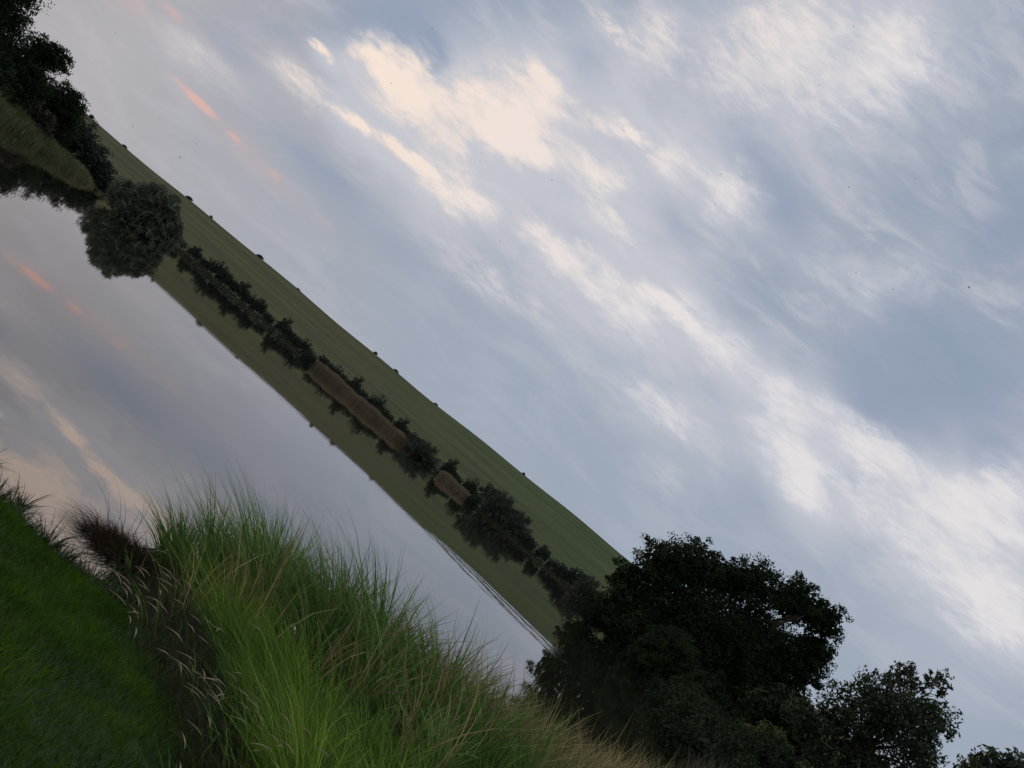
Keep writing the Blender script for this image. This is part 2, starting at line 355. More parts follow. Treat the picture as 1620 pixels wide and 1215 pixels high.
# ------------------------------------------------------------------ blades
def tussocks(rng, x, y, cell, pull):
    """gather roots into tussocks: new x, y, direction away from the tussock's middle, its own random number"""
    def cen(i, j):
        h1 = np.sin(i * 127.1 + j * 311.7) * 43758.5453; h2 = np.sin(i * 269.5 + j * 183.3) * 24634.6345; h3 = np.sin(i * 419.2 + j * 371.9) * 14375.5964
        return (i + .15 + .7 * (h1 - np.floor(h1))) * cell, (j + .15 + .7 * (h2 - np.floor(h2))) * cell, h3 - np.floor(h3)
    ci, cj = np.floor(x / cell), np.floor(y / cell); best = np.full(len(x), 1e9); bx = x.copy(); by = y.copy(); bk = x * 0
    for di in (-1, 0, 1):
        for dj in (-1, 0, 1):
            qx, qy, k = cen(ci + di, cj + dj); dd = (qx - x) ** 2 + (qy - y) ** 2; m_ = dd < best
            best = np.where(m_, dd, best); bx = np.where(m_, qx, bx); by = np.where(m_, qy, by); bk = np.where(m_, k, bk)
    dirn = np.arctan2(y - by, x - bx)
    return x + (bx - x) * pull, y + (by - y) * pull, dirn, bk, np.sqrt(best) / cell
def blades(rng, base, h, width, lean_dir, lean, seg=4, tint=None, droop=0.0, tilt=None):
    """curved tapering blades; every argument is an array over the blades"""
    n = len(base)
    t = np.linspace(0, 1, seg + 1)[None, :, None]
    ld = np.stack([np.cos(lean_dir), np.sin(lean_dir), np.zeros(n)], -1)[:, None, :]
    lean = np.broadcast_to(lean, (n,))[:, None, None]; hh = np.broadcast_to(h, (n,))[:, None, None]
    dr = np.broadcast_to(droop, (n,))[:, None, None]
    up = np.array([0, 0, 1.])[None, None, :]
    spine = base[:, None, :] + up * hh * (t - lean * .35 * t ** 2 - dr * t ** 3) + ld * hh * (lean * (.25 * t + .75 * t ** 2) + dr * .5 * t ** 3)
    if tilt is not None: spine[:, :, 0] -= (np.broadcast_to(tilt, (n,))[:, None] * hh[:, :, 0]) * (.75 * t[:, :, 0] + .25 * t[:, :, 0] ** 2)
    a = rng.uniform(0, math.pi, n)
    side = np.stack([np.cos(a), np.sin(a), np.zeros(n)], -1)[:, None, :]
    wv = np.broadcast_to(width, (n,))[:, None, None] * .5 * (np.minimum(1, .55 + 1.6 * t) * (1 - t ** 2.4) + .04)
    L = spine - side * wv; Rr = spine + side * wv
    V = np.stack([L, Rr], 2).reshape(-1, 3)
    k = (seg + 1) * 2
    q0 = np.array([[2 * i, 2 * i + 1, 2 * i + 3, 2 * i + 2] for i in range(seg)])
    Qd = (np.arange(n)[:, None, None] * k + q0[None]).reshape(-1, 4)
    T = np.repeat(tint if tint is not None else rng.uniform(0, 1, n), k)
    return V, Qd, T
class Bag:
    def __init__(s): s.v = []; s.q = []; s.t = []; s.n = 0
    def add(s, b):
        s.v.append(b[0]); s.q.append(b[1] + s.n); s.t.append(b[2]); s.n += len(b[0])
    def build(s, name, mat, parent=None):
        return mesh_obj(name, np.concatenate(s.v), quads=np.concatenate(s.q), mat=mat, parent=parent, tint=np.clip(np.concatenate(s.t), 0, 1))
def tube_path(P, rad, n=6):
    P = np.asarray(P, float); m_ = len(P)
    T = np.gradient(P, axis=0); T /= np.linalg.norm(T, axis=1)[:, None] + 1e-9
    ref = np.array([0.3, .9, .1]); A = np.cross(T, ref); A /= np.linalg.norm(A, axis=1)[:, None] + 1e-9
    Bn = np.cross(T, A); an = np.linspace(0, 2 * math.pi, n, endpoint=False)
    V = P[:, None, :] + (A[:, None, :] * np.cos(an)[None, :, None] + Bn[:, None, :] * np.sin(an)[None, :, None]) * np.asarray(rad)[:, None, None]
    q = []
    for i in range(m_ - 1):
        for j in range(n): q.append((i * n + j, i * n + (j + 1) % n, (i + 1) * n + (j + 1) % n, (i + 1) * n + j))
    return V.reshape(-1, 3), np.array(q), np.full(m_ * n, .5)

# ------------------------------------------------------------------ trees
def leaves(rng, cen, size, elong=1.0, tint=None, hang=0.0):
    n = len(cen)
    a = rng.normal(size=(n, 3)); a[:, 2] -= hang * 2; a /= np.linalg.norm(a, axis=1)[:, None]
    b = np.cross(a, rng.normal(size=(n, 3))); b /= np.linalg.norm(b, axis=1)[:, None] + 1e-9
    s = (size * rng.uniform(.55, 1.35, n))[:, None]
    A = a * s * .5 * elong; B = b * s * .5 / math.sqrt(elong)
    V = np.stack([cen - A, cen + B * .9 - A * .1, cen + A, cen - B * .9 - A * .1], 1).reshape(-1, 3)
    return V, np.arange(n * 4).reshape(-1, 4), np.repeat(tint, 4)
def crown(rng, blobs, n, size, elong=1.0, clump=.16, hang=0.0, per=45, inner=.22, core=.10):
    """leaves gathered in sprays over the skin of several lobes, with gaps between the sprays"""
    vol = np.array([(b[3] * b[4] * b[5]) ** (2 / 3) * (b[6] if len(b) > 6 else 1) for b in blobs]); vol /= vol.sum()
    bag = Bag()
    for b, f in zip(blobs, vol):
        nb = int(n * f); nc = max(8, nb // per)
        d = rng.normal(size=(nc, 3)); d /= np.linalg.norm(d, axis=1)[:, None]
        d[:, 2] = np.where(d[:, 2] < -.3, d[:, 2] * .8, d[:, 2])
        rr = rng.uniform(.78, 1.1, nc); ins = rng.uniform(size=nc) < inner; rr[ins] = rng.uniform(.25, .8, ins.sum())
        c = np.array(b[:3]) + d * rr[:, None] * np.array(b[3:6])
        rad = clump * (b[3] * b[4] * b[5]) ** (1 / 3) * rng.uniform(.6, 1.7, nc)
        k = rng.integers(0, nc, nb)
        off = rng.normal(size=(nb, 3)); off /= np.linalg.norm(off, axis=1)[:, None]
        off *= (rng.uniform(0, 1, nb) ** .5 * rad[k] * 1.75)[:, None] * np.array([1, 1, .7 + hang])
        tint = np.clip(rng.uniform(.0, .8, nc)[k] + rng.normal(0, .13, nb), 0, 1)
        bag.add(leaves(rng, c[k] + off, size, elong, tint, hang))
        nf = int(nb * core); d = rng.normal(size=(nf, 3)); d /= np.linalg.norm(d, axis=1)[:, None]   # added filler inside the lobe: big leaves, inner shade put into their dark tint
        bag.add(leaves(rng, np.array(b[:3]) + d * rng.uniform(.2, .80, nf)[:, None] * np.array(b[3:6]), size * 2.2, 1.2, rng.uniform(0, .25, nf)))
    return bag
def limb(rng, p0, p1, r0, r1, wob=.06, m_=7):
    t = np.linspace(0, 1, m_)[:, None]
    P = np.array(p0) * (1 - t) + np.array(p1) * t
    L = np.linalg.norm(np.array(p1) - np.array(p0))
    P[1:-1] += rng.normal(0, wob * L * .5, (m_ - 2, 3))
    P[:, 2] += (np.sin(t[:, 0] * math.pi) * L * .05)
    return tube_path(P, np.linspace(r0, r1, m_), 8)
MT_BARK = bark_mat('bark', (.020, .016, .012), (.055, .045, .035))
def tree(name, seed, loc, blobs, n, size, mat, label, cat, group=None, elong=1.0, trunk=None, clump=.16, hang=0.0, scale=1.0, per=45, inner=.22, stems=1, core=.10):
    rng = np.random.default_rng(seed)
    root = empty(name, loc, 0, scale); meta(root, label, cat, group)
    small = cat in ('bush', 'shrub')
    crown(rng, blobs, n, size, elong, clump, hang, per, inner, core).build('foliage' if small else 'crown', mat, root)
    bag = Bag()
    H0, r0 = trunk
    for k in range(stems):
        ox, oy = (0, 0) if stems == 1 else (rng.uniform(-.6, .6), rng.uniform(-.6, .6))
        top = (blobs[0][0] * .5 + ox * 1.5, blobs[0][1] * .5 + oy, H0)
        bag.add(limb(rng, (ox, oy, -.4), top, r0, r0 * .6, .04))
        for b in blobs[k::stems]:
            bag.add(limb(rng, top if stems == 1 else (ox, oy, H0 * .5), (b[0], b[1], b[2] + b[5] * .3), r0 * .5, r0 * .08, .07))
            for _ in range(2):
                e = np.array(b[:3]) + rng.uniform(-.7, .7, 3) * np.array(b[3:6])
                bag.add(limb(rng, (b[0] * .6 + top[0] * .4, b[1] * .6 + top[1] * .4, (b[2] + top[2]) * .5), e, r0 * .22, r0 * .04, .1))
    bag.build('stem' if small else 'trunk', MT_BARK, root)
    return root

OAK = leaf_mat('oak_leaf', [(0, (.013, .023, .011)), (.5, (.018, .032, .013)), (1, (.030, .048, .018))], .15, .8, .08)
ASH = leaf_mat('ash_leaf', [(0, (.020, .030, .016)), (.6, (.034, .050, .022)), (1, (.060, .085, .034))], .3)
WIL = leaf_mat('willow_leaf', [(0, (.030, .040, .030)), (.6, (.050, .064, .044)), (1, (.085, .100, .070))], .25)
FARL = leaf_mat('far_leaf', [(0, (.014, .024, .018)), (.6, (.022, .036, .024)), (1, (.036, .055, .034))], .15)
YGR = leaf_mat('yellow_green_leaf', [(0, (.035, .055, .014)), (1, (.075, .105, .025))], .3)
BRN = leaf_mat('brown_shrub_leaf', [(0, (.030, .026, .018)), (1, (.060, .050, .030))], .2)
def G(x, y): return float(ground_z(np.array([x]), np.array([y]))[0])
def place(px_, e_, y):
    """point at distance y seen px_ / e_ steps right of / above the middle of the horizon"""
    return px_ / 1690. * y, y, EYE + e_ / 1690. * y
WIL2 = leaf_mat('pale_willow_leaf', [(0, (.055, .068, .046)), (.6, (.090, .108, .070)), (1, (.150, .170, .115))], .25)
CREST_HAZE = leaf_mat('hazy_crest_leaf', [(0, (.045, .058, .042)), (1, (.085, .100, .072))], .15)  # distance haze put into a lighter leaf colour
ORD = ['first', 'second', 'third', 'fourth', 'fifth', 'sixth', 'seventh', 'eighth', 'ninth', 'tenth', 'eleventh', 'twelfth', 'thirteenth', 'fourteenth', 'fifteenth', 'sixteenth', 'seventeenth', 'eighteenth', 'nineteenth', 'twentieth']
def lobes(root, items, y, dy=0.0):
    """lobes given as (right, up, radius) steps seen at distance y -> metres about the root"""
    k = y / 1690.; rng = np.random.default_rng(int(abs(root[0]) * 10)); o = []
    for it in items:
        px_, e_, r_ = it[:3]; f = it[3] if len(it) > 3 else 1
        o.append((px_ * k - root[0], rng.uniform(-.5, .5) * r_ * k + dy, EYE + e_ * k - root[2], r_ * k, r_ * k * 1.05, r_ * k * .92, f))
    return o
# ---- right bank
rt = (34.0, 112.0, .6)
tree('oak_tree', 11, rt, lobes(rt, [(455, 80, 82), (372, 112, 46), (415, 148, 50), (345, 60, 34), (462, 165, 36), (505, 190, 46), (578, 214, 46), (622, 220, 36), (648, 175, 38), (652, 140, 34), (560, 110, 85), (372, 20, 50), (345, -5, 34), (655, 95, 34), (480, -5, 70), (405, -18, 40), (600, 20, 60), (610, 125, 52), (530, 60, 60)], 111),
     125000, .21, OAK, 'huge broad dark green oak with lobed crown leaning over the right end of the lake', 'tree', trunk=(6.5, .75), clump=.13, per=60, core=.22)
rt = (29.5, 60.0, .8)
tree('ash_tree', 12, rt, lobes(rt, [(735, 135, 44), (765, 180, 42), (775, 225, 24, .7), (800, 242, 24, .7), (828, 262, 22, .6), (862, 215, 32, .8), (838, 200, 36), (880, 160, 36, .8), (810, 170, 56), (760, 75, 60), (850, 90, 62), (700, 80, 34), (905, 140, 20, .6)], 60),
     22000, .15, ASH, 'airy green tree with pointed top sprays, right of the huge oak', 'tree', trunk=(4.5, .28), clump=.20, elong=1.7, per=26, core=.05)
rt = (30.5, 50.0, .9)
tree('sallow_tree', 13, rt, lobes(rt, [(985, 205, 36), (1005, 232, 26, .7), (1045, 240, 50), (1020, 130, 70), (965, 180, 26, .7)], 50),
     9000, .17, ASH, 'leafy treetop cut by the bottom right corner of the view', 'tree', trunk=(4.0, .2), clump=.22, elong=1.9, per=28)
rt = (27.8, 96.0, .3)
tree('bank_shrub', 14, rt, lobes(rt, [(476, 18, 40), (455, -10, 34), (505, -8, 40)], 94), 16000, .17, OAK, 'rounded dark shrub in front of the huge oak', 'shrub', trunk=(1.5, .1), elong=3.2, stems=4, per=60)
rt = (28.5, 70.0, .6)
tree('bramble_bush', 15, rt, lobes(rt, [(682, 8, 34), (655, -8, 28), (710, -5, 28)], 69), 7000, .16, YGR, 'low yellow green bush on the bank between the oak and the airy tree', 'bush', trunk=(.8, .06), stems=4, per=60)
rt = (27.0, 82.0, .6)
tree('thorn_bush', 16, rt, lobes(rt, [(560, 0, 36), (588, 2, 32), (615, -6, 30)], 79), 9000, .18, OAK, 'low dark bush at the foot of the huge oak', 'bush', trunk=(.8, .06), stems=4, per=60)
rt = (14.6, 40.0, .5)
tree('bank_shrub', 18, rt, [(0, 0, .5, 1.3, 1.4, .9), (1.6, 1, .9, 1.4, 1.3, 1.0), (.3, 2.5, .6, 1.5, 1.5, .8)], 16000, .12, OAK, 'dark shrub on the near part of the right bank, behind the reeds', 'shrub', trunk=(.6, .05), stems=4, per=60)
for k_, (bx_, by_, sd_, lab_) in enumerate([(12.3, 34.2, 31, 'dark waterside bush nearest the reeds on the right bank'), (15.2, 45.5, 32, 'dark waterside bush on the right bank, a little beyond the nearest one'), (18.6, 57.5, 33, 'dark waterside bush on the right bank in front of the rounded dark shrub'), (21.6, 69.5, 34, 'farthest dark waterside bush on the right bank before the huge oak')]):
    tree('waterside_bush', sd_, (bx_, by_, .1), [(0, 0, .5, 1.2 + k_ * .3, 1.6, .9 + k_ * .15), (1.2, 2.2, .6, 1.3 + k_ * .3, 1.8, .9 + k_ * .2), (2.2, 4.5, .7, 1.4 + k_ * .3, 1.9, 1.0 + k_ * .2)], 12000, .12 + .02 * k_, OAK, lab_, 'bush', 'waterside bushes on the right bank', trunk=(.5, .04), stems=4, per=60)
rt = (19.5, 52.0, .6)
tree('bank_shrub', 19, rt, [(0, 0, .7, 1.8, 1.6, 1.1), (2.2, 0, 1.2, 1.7, 1.6, 1.3), (4.4, 1, 1.0, 1.8, 1.6, 1.3)], 14000, .14, OAK, 'low dark green shrub on the right bank between the reeds and the thorny bushes', 'shrub', trunk=(.8, .05), stems=4, per=60)
rt = (31.5, 78.0, .8)
tree('alder_bush', 17, rt, lobes(rt, [(690, 58, 40), (655, 30, 44), (640, 62, 30), (720, 50, 40)], 77), 9000, .22, OAK, 'dark bush filling the dip between the huge oak and the airy tree', 'bush', trunk=(1.8, .12), stems=3, per=55)
# ---- left bank
lt = [('alder_tree', 21, -1000, 94, [(-992, 95, 40), (-1015, 140, 50), (-985, 55, 40), (-1040, 80, 60), (-975, 15, 40)], 26000, .18, OAK, 'tall dark tree rising out of the top left corner of the view', 4),
      ('hawthorn_tree', 22, -908, 101, [(-912, 78, 32), (-884, 92, 22), (-925, 40, 36), (-880, 40, 30), (-900, 5, 36)], 24000, .17, OAK, 'round crowned dark tree second from the left end of the left bank', 3),
      ('elder_tree', 23, -820, 122, [(-822, 56, 24), (-806, 40, 22), (-845, 28, 30), (-815, 8, 32), (-840, -2, 24)], 20000, .18, OAK, 'smaller dark tree with ragged top, third along the left bank', 2.5)]
for nm, sd_, px_, y, lb, n, s, mt_, lab, hh in lt:
    x = px_ / 1690. * y; rt = (x, y, G(x, y))
    tree(nm, sd_, rt, lobes(rt, lb, y), n, s, mt_, lab, 'tree', 'dark trees on the left bank', trunk=(hh, .22), clump=.19, per=50)
for nm, sd_, px_, y, lb, n, s, mt_, lab in [
      ('sallow_shrub', 24, -745, 146, [(-764, 26, 28), (-728, 10, 28), (-704, 0, 22), (-780, -2, 28), (-690, -8, 16)], 18000, .2, FARL, 'dark drooping shrub mass at the right end of the left bank trees'),
      ('bank_shrub', 25, -950, 91, [(-950, 10, 34), (-915, -2, 30), (-985, -4, 34)], 7000, .2, OAK, 'low dark shrub under the tall tree at the far left'),
      ('bank_shrub', 26, -868, 106, [(-868, 2, 28), (-840, -6, 26)], 6000, .22, BRN, 'low brownish shrub below the round crowned tree on the left bank')]:
    x = px_ / 1690. * y; rt = (x, y, G(x, y))
    tree(nm, sd_, rt, lobes(rt, lb, y), n, s, mt_, lab, 'shrub', trunk=(1.2, .08), stems=4, per=55)
rt = (-41.0, 114.0, .3)
tree('willow_shrub', 27, rt, [(0, 0, 1.9, 2.3, 2.0, 2.0), (2.3, .3, 1.4, 1.7, 1.6, 1.5), (-2.2, 0, 1.5, 1.8, 1.6, 1.6), (1.2, 0, 3.0, 1.0, 1, 1.3), (-.9, .2, 3.6, 1.0, 1, 1.2), (.5, -.3, 3.4, 1.5, 1.5, 1.4), (1.7, 0, 2.9, 1.1, 1, 1.2), (-1.6, 0, 3.1, 1.2, 1, 1.1), (0, 0, .5, 3.9, 2.4, .9), (2.9, 0, 2.2, .9, .9, .9), (-2.8, 0, 2.3, .9, .9, .9), (.8, 0, 4.3, .8, .8, .7)], 19000, .22, WIL2,
     'big mounded grey green willow standing alone at the tip of the left bank', 'shrub', scale=1.08, trunk=(1.6, .14), elong=3.6, stems=6, per=42, clump=.17, core=.04, inner=.3)

# ---- far shore shrubs: five kinds, copied
def copy_thing(root):
    r = root.copy(); COL.objects.link(r)
    for ch in list(root.children):
        c = ch.copy(); COL.objects.link(c); c.parent = r
    return r
protos = {}
def proto(kind):
    k = kind % 4 if kind < 9 else kind
    spec = {0: ([(0, 0, .55, .82, .7, .44), (-.45, 0, .30, .5, .6, .3), (.5, 0, .28, .5, .6, .28)], FARL, 1),
            1: ([(-.1, 0, .52, .75, .6, .46), (.5, 0, .4, .48, .5, .34), (-.5, .1, .28, .5, .5, .28)], FARL, 1),
            2: ([(-.2, 0, .58, .6, .6, .4), (.45, 0, .5, .45, .5, .3), (0, 0, .25, .95, .6, .26)], FARL, 1),
            3: ([(.05, 0, .56, .68, .6, .43), (-.4, 0, .36, .55, .5, .33), (.5, 0, .3, .45, .5, .28)], FARL, 1),
            9: ([(0, 0, .5, .95, .8, .48), (-.3, 0, .62, .6, .6, .34), (.4, 0, .4, .6, .6, .4)], WIL, 3)}[k]
    return k, spec
ctr = -600
SH = [(-590, 4, 15, 2), (-562, 19, 17, 0), (-540, 13, 12, 1), (-511, 19, 13, 3), (-489, 12, 11, 2), (-468, 27, 20, 0), (-443, 23, 18, 1), (-417, 28, 15, 3), (-396, 20, 15, 0), (-379, 28, 11, 1), (-358, 14, 13, 2), (-330, 29, 13, 3), (-310, 18, 13, 2), (-288, 22, 17, 0), (-268, 14, 12, 1), (-244, 22, 15, 2), (-222, 23, 14, 0), (-203, 20, 12, 1), (-185, 33, 12, 3), (-163, 22, 13, 2), (-140, 34, 15, 0), (-116, 24, 13, 1), (-88, 30, 14, 3), (-68, 20, 11, 2), (-38, 25, 29, 9), (13, 33, 13, 3), (32, 18, 12, 2), (57, 32, 13, 0), (75, 19, 10, 1), (104, 46, 30, 9), (146, 40, 28, 9), (184, 22, 15, 2), (212, 31, 13, 1), (236, 20, 13, 0), (254, 26, 14, 2), (268, 34, 12, 3), (296, 40, 26, 9), (335, 30, 30, 0)]
rngs = np.random.default_rng(5)
made = {}
for i, (px_, e_, hw, kd) in enumerate(SH):
    behind = (-262 < px_ < -48) or (5 < px_ < 80)
    y = 371. if behind else 366.5
    if px_ < -500: y = 364
    if px_ in (-38, -268, 75, -5): y = 360.8
    x = px_ / 1690. * y; z = G(x, y) - .1
    H_ = EYE + e_ / 1690. * y - z; W_ = hw / 1690. * y
    k, (bl, mt_, el_) = proto(kd)
    if k not in made:
        root = empty('willow_shrub' if k == 9 else 'shore_shrub', (0, 0, 0))
        rg = np.random.default_rng(40 + k)
        crown(rg, bl, 6000 if k == 9 else 4500, .055, el_, .12, 0, 40, .3).build('foliage', mt_, root)
        bg_ = Bag()
        for q in range(3): bg_.add(limb(rg, (rg.uniform(-.2, .2), 0, 0), (rg.uniform(-.5, .5), rg.uniform(-.2, .2), .6), .025, .008))
        bg_.build('stem', MT_BARK, root); made[k] = root
    else: root = copy_thing(made[k])
    root.location = (x, y, z); f_ = .82 if px_ > 200 else .92
    root.scale = (W_ * 1.22 * f_, max(W_ * .8, 2.), H_ * .94 * f_); root.rotation_euler = (0, 0, 0)
    side = ORD[i] + ' from the left' if i < 19 else ORD[len(SH) - 1 - i] + ' from the right'
    what = 'soft grey green willow shrub' if k == 9 else ('tall dark shrub' if e_ > 26 else ('small dark shrub' if e_ < 16 else 'round dark shrub'))
    meta(root, what + ', ' + side + ' in the row along the far shore', 'shrub', 'shrubs along the far shore')
CR = [(-777, 7), (-708, 6), (-576, 8), (-532, 5), (-431, 8), (-353, 4), (-194, 6), (-152, 6), (-69, 5), (107, 5)]
hb = None
for i, (px_, hs) in enumerate(CR):
    y = 699.5; x = px_ / 1690. * y; z = G(x, y) - .4
    if hb is None:
        hb = empty('hill_bush', (0, 0, 0)); rg = np.random.default_rng(77)
        crown(rg, [(0, 0, .5, .6, .6, .4), (.5, 0, .35, .4, .4, .3)], 1500, .13, 1, .2, 0, 30, .3).build('foliage', CREST_HAZE, hb)
        bg_ = Bag(); bg_.add(limb(rg, (0, 0, 0), (.1, 0, .6), .05, .02)); bg_.build('stem', MT_BARK, hb); root = hb
    else: root = copy_thing(hb)
    s = hs * .29
    root.location = (x, y, z); root.scale = (s * (1.5 if i % 3 else 1.1) * (1 if i % 2 else -1), s, s * (1.0 if i % 3 else 1.25))
    meta(root, ('lone little bush' if hs < 7 else 'rounded little tree') + ' on the hill crest, ' + ORD[i] + ' from the left', 'bush', 'bushes on the hill crest')

# ---- reeds of the far and left shores
REED_F = leaf_mat('far_reed', [(0, (.13, .105, .066)), (1, (.24, .19, .125))], .1)
REED_L = leaf_mat('left_reed', [(0, (.038, .075, .030)), (.55, (.070, .094, .034)), (1, (.130, .122, .052))], .2)
SEDGE = leaf_mat('shore_sedge', [(0, (.030, .034, .018)), (1, (.060, .052, .030))], .2)
def reed_strip(name, x0, x1, ya, yb, n, h, mat, seed, label, wd=.13):
    rg = np.random.default_rng(seed)
    x = rg.uniform(x0, x1, n); y = rg.uniform(ya, yb, n)
    z = np.maximum(ground_z(x, y), -.05)
    end = np.clip(np.minimum(x - x0, x1 - x) / .8, .75, 1)
    b = Bag(); b.add(blades(rg, np.stack([x, y, z], -1), h * rg.uniform(.80, 1.06, n) * end * (1 + .07 * np.sin(x * .37) + .05 * np.sin(x * 1.1 + 2)), wd * rg.uniform(.6, 1.3, n), rg.uniform(0, 6.28, n), rg.uniform(.05, .5, n), 3))
    return meta(b.build(name, mat), label, 'reeds', kind='stuff')
reed_strip('reed_bed', -57.5, -10, 361.5, 367, 15000, 3.1, REED_F, 1, 'long bed of tall reddish brown reeds on the far shore')
reed_strip('reed_bed', 1.5, 17.5, 361.5, 367, 5500, 2.7, REED_F, 2, 'shorter bed of brown reeds on the far shore, right of the long bed')
def shore_reeds(name, pts, band, n, h, mat, seed, label, wd=.08, grad=0.0, hvar=.3):
    rg = np.random.default_rng(seed); P = np.array(pts, float)
    L = np.linalg.norm(np.diff(P, axis=0), axis=1); k = rg.choice(len(L), n, p=L / L.sum()); t = rg.uniform(0, 1, n)[:, None]
    q = P[k] * (1 - t) + P[k + 1] * t
    q = q + np.stack([rg.uniform(*band[0], n), rg.uniform(*band[1], n)], -1)
    z = ground_z(q[:, 0], q[:, 1]); ok = z > -.35; q = q[ok]; z = z[ok]; n = len(q)
    pat = .5 + .25 * np.sin(q[:, 0] * .9 + q[:, 1] * .7) + .25 * np.sin(q[:, 1] * 1.9 + q[:, 0])
    tint = np.clip(.25 + grad * (k[ok] + t[ok, 0]) / len(L) + .35 * pat + rg.normal(0, .14, n), 0, 1)
    b = Bag(); b.add(blades(rg, np.column_stack([q, z]), h * (1 - hvar * pat) * (1 - grad * 1.1 * np.clip((k[ok] + t[ok, 0]) / len(L) - .45, 0, 1)) * rg.uniform(.6, 1.1, n), wd * rg.uniform(.6, 1.3, n), rg.uniform(0, 6.28, n), rg.uniform(.1, .5, n), 3, tint))
    return meta(b.build(name, mat), label, 'reeds', kind='stuff')
shore_reeds('bank_reeds', [(-36, 52), (-43.2, 82), (-51, 110), (-56, 130), (-63.5, 156)], ((-3.2, .5), (-.8, .8)), 15000, 1.9, REED_L, 3, 'strip of green and tawny reeds along the left bank', .11, .55, .5)
shore_reeds('shore_sedge', [(-64, 158), (-78, 190), (-100, 250), (-112, 320), (-95, 352), (-60, 362.3), (0, 363.3), (60, 364.3), (110, 365)], ((-1, 1), (-.6, 2.5)), 9000, 1.5, SEDGE, 4, 'thin line of pale sedge at the waterline of the far shore', .3)
shore_reeds('bank_sedge', [(5.5, 15.5), (8.5, 22), (13, 36), (17.5, 52), (21.5, 68), (25.5, 84), (31, 104), (39, 130)], ((-.4, 2.5), (-.8, .8)), 9000, 1.2, SEDGE, 5, 'dull sedge covering the right bank below the oak', .05)

# ------------------------------------------------------------------ foreground
LAWN = leaf_mat('lawn_blade', [(0, (.024, .056, .009)), (.5, (.070, .142, .017)), (1, (.215, .310, .034))], .35, 1.0, .02)
GRN = leaf_mat('green_blade', [(0, (.026, .074, .014)), (.5, (.080, .180, .028)), (.9, (.190, .300, .070)), (1, (.300, .390, .170))], .42, .7, .2)
FINE = leaf_mat('fine_blade', [(0, (.046, .105, .014)), (.6, (.125, .235, .024)), (1, (.270, .370, .060))], .5, .7, .15)
TAN = leaf_mat('tawny_reed', [(0, (.045, .066, .022)), (.3, (.090, .095, .036)), (.65, (.165, .138, .055)), (1, (.37, .305, .135))], .35, .5)
EDGE = leaf_mat('old_shaded_grass', [(0, (.018, .022, .010)), (.55, (.034, .044, .016)), (.85, (.060, .062, .028)), (1, (.13, .105, .060))], .25)  # old blades, with the shade under the clump painted into their dark tones
STRAW = leaf_mat('seed_head', [(0, (.20, .155, .10)), (1, (.34, .27, .18))], .3)
BOUND = np.array([(-1.75, 9.6), (-1.35, 9.0), (-1.05, 8.0), (-.82, 7.0), (-.62, 6.2), (-.32, 5.5), (-.05, 4.8), (.12, 4.2), (.5, 3.3), (1.2, 2.4)])
def left_edge(y): return np.interp(-y, -BOUND[:, 1], BOUND[:, 0])
def wob(x, y, s=0): return .5 + .5 * np.sin(x * 2.3 + 1.3 * np.sin(y * 1.7 + s) + s) * np.sin(y * 2.1 + 1.1 * np.sin(x * 1.9 + s * 2))
rg = np.random.default_rng(101)
def scatter(n, x0, x1, y0, y1):
    x = rg.uniform(x0, x1, n); y = rg.uniform(y0, y1, n); return x, y
# tall green clump
tall = Bag()
x, y = scatter(125000, -2, 6.5, 3.6, 12.5)
x, y, tdir, tk, tr_ = tussocks(rg, x, y, .50, .50)
d = lake_dist(x, y); u = x - left_edge(y) + .30 * (wob(x * 3.1, y * 3.4, 9) - .5)
keep = ((u > np.where(y < 8.4, .50, .30)) | ((u > .02) & (rg.uniform(size=len(x)) < .10))) & (d > -.5 ) & (y > 3.4 + .25 * x)
x, y, d, u, tdir, tk, tr_ = [q[keep] for q in (x, y, d, u, tdir, tk, tr_)]
w1 = wob(x * 1.4, y * 1.2, 1.0)
hollow = np.exp(-(((x - .25) / .75) ** 2 + ((y - 7.2) / .55) ** 2))
back = 1 / (1 + np.exp(-(y - 7.9) * 4))
h = .50 + .10 * w1 + np.interp(x, [-1.6, -.8, -.1, 3], [.10, .26, .58, .60]) * back - .22 * hollow
h *= np.clip(.42 + u * 1.0, .42, 1) * np.clip((x + 2.3) / 1.0, .5, 1)
dens = rg.uniform(size=len(x)) < np.where(back > .5, .30 * np.clip(1.25 - x * .33 - (y - 8) * .14 * (x > .3), 0.03, 1), .30) * np.clip(1.1 - .8 * hollow, 0, 1) * np.where(x > 0, np.clip(d / 1.1, .18, 1), 1) * 1.25 * np.clip(1 - (x - 2.3) * .45, .05, 1)
x, y, h, w1, back, u, tdir, tk, tr_ = [a[dens] for a in (x, y, h, w1, back, u, tdir, tk, tr_)]
h = h * (.74 + .44 * tk) * (1.08 - .42 * tr_)
n = len(x); zb = np.maximum(ground_z(x, y), -.1)
tint = np.clip(.05 + .4 * wob(x * 2.1, y * 2.3, 4) + .35 * tk + rg.normal(0, .22, n), 0, 1)
ang = np.where(rg.uniform(size=n) < .65, tdir + rg.normal(0, .5, n), rg.vonmises(math.pi * .95, .8, n))
tall.add(blades(rg, np.stack([x, y, zb], -1), h * rg.uniform(.62, 1.03, n), rg.uniform(.007, .018, n), ang, rg.uniform(.05, .25, n) + .75 * tr_, 5, tint, rg.uniform(0, .18, n), np.interp(x, [-1.6, .3, 1.4, 3], [.62, .50, .25, -.05]) + rg.normal(0, .18, n)))
kk = rg.choice(n, 900)
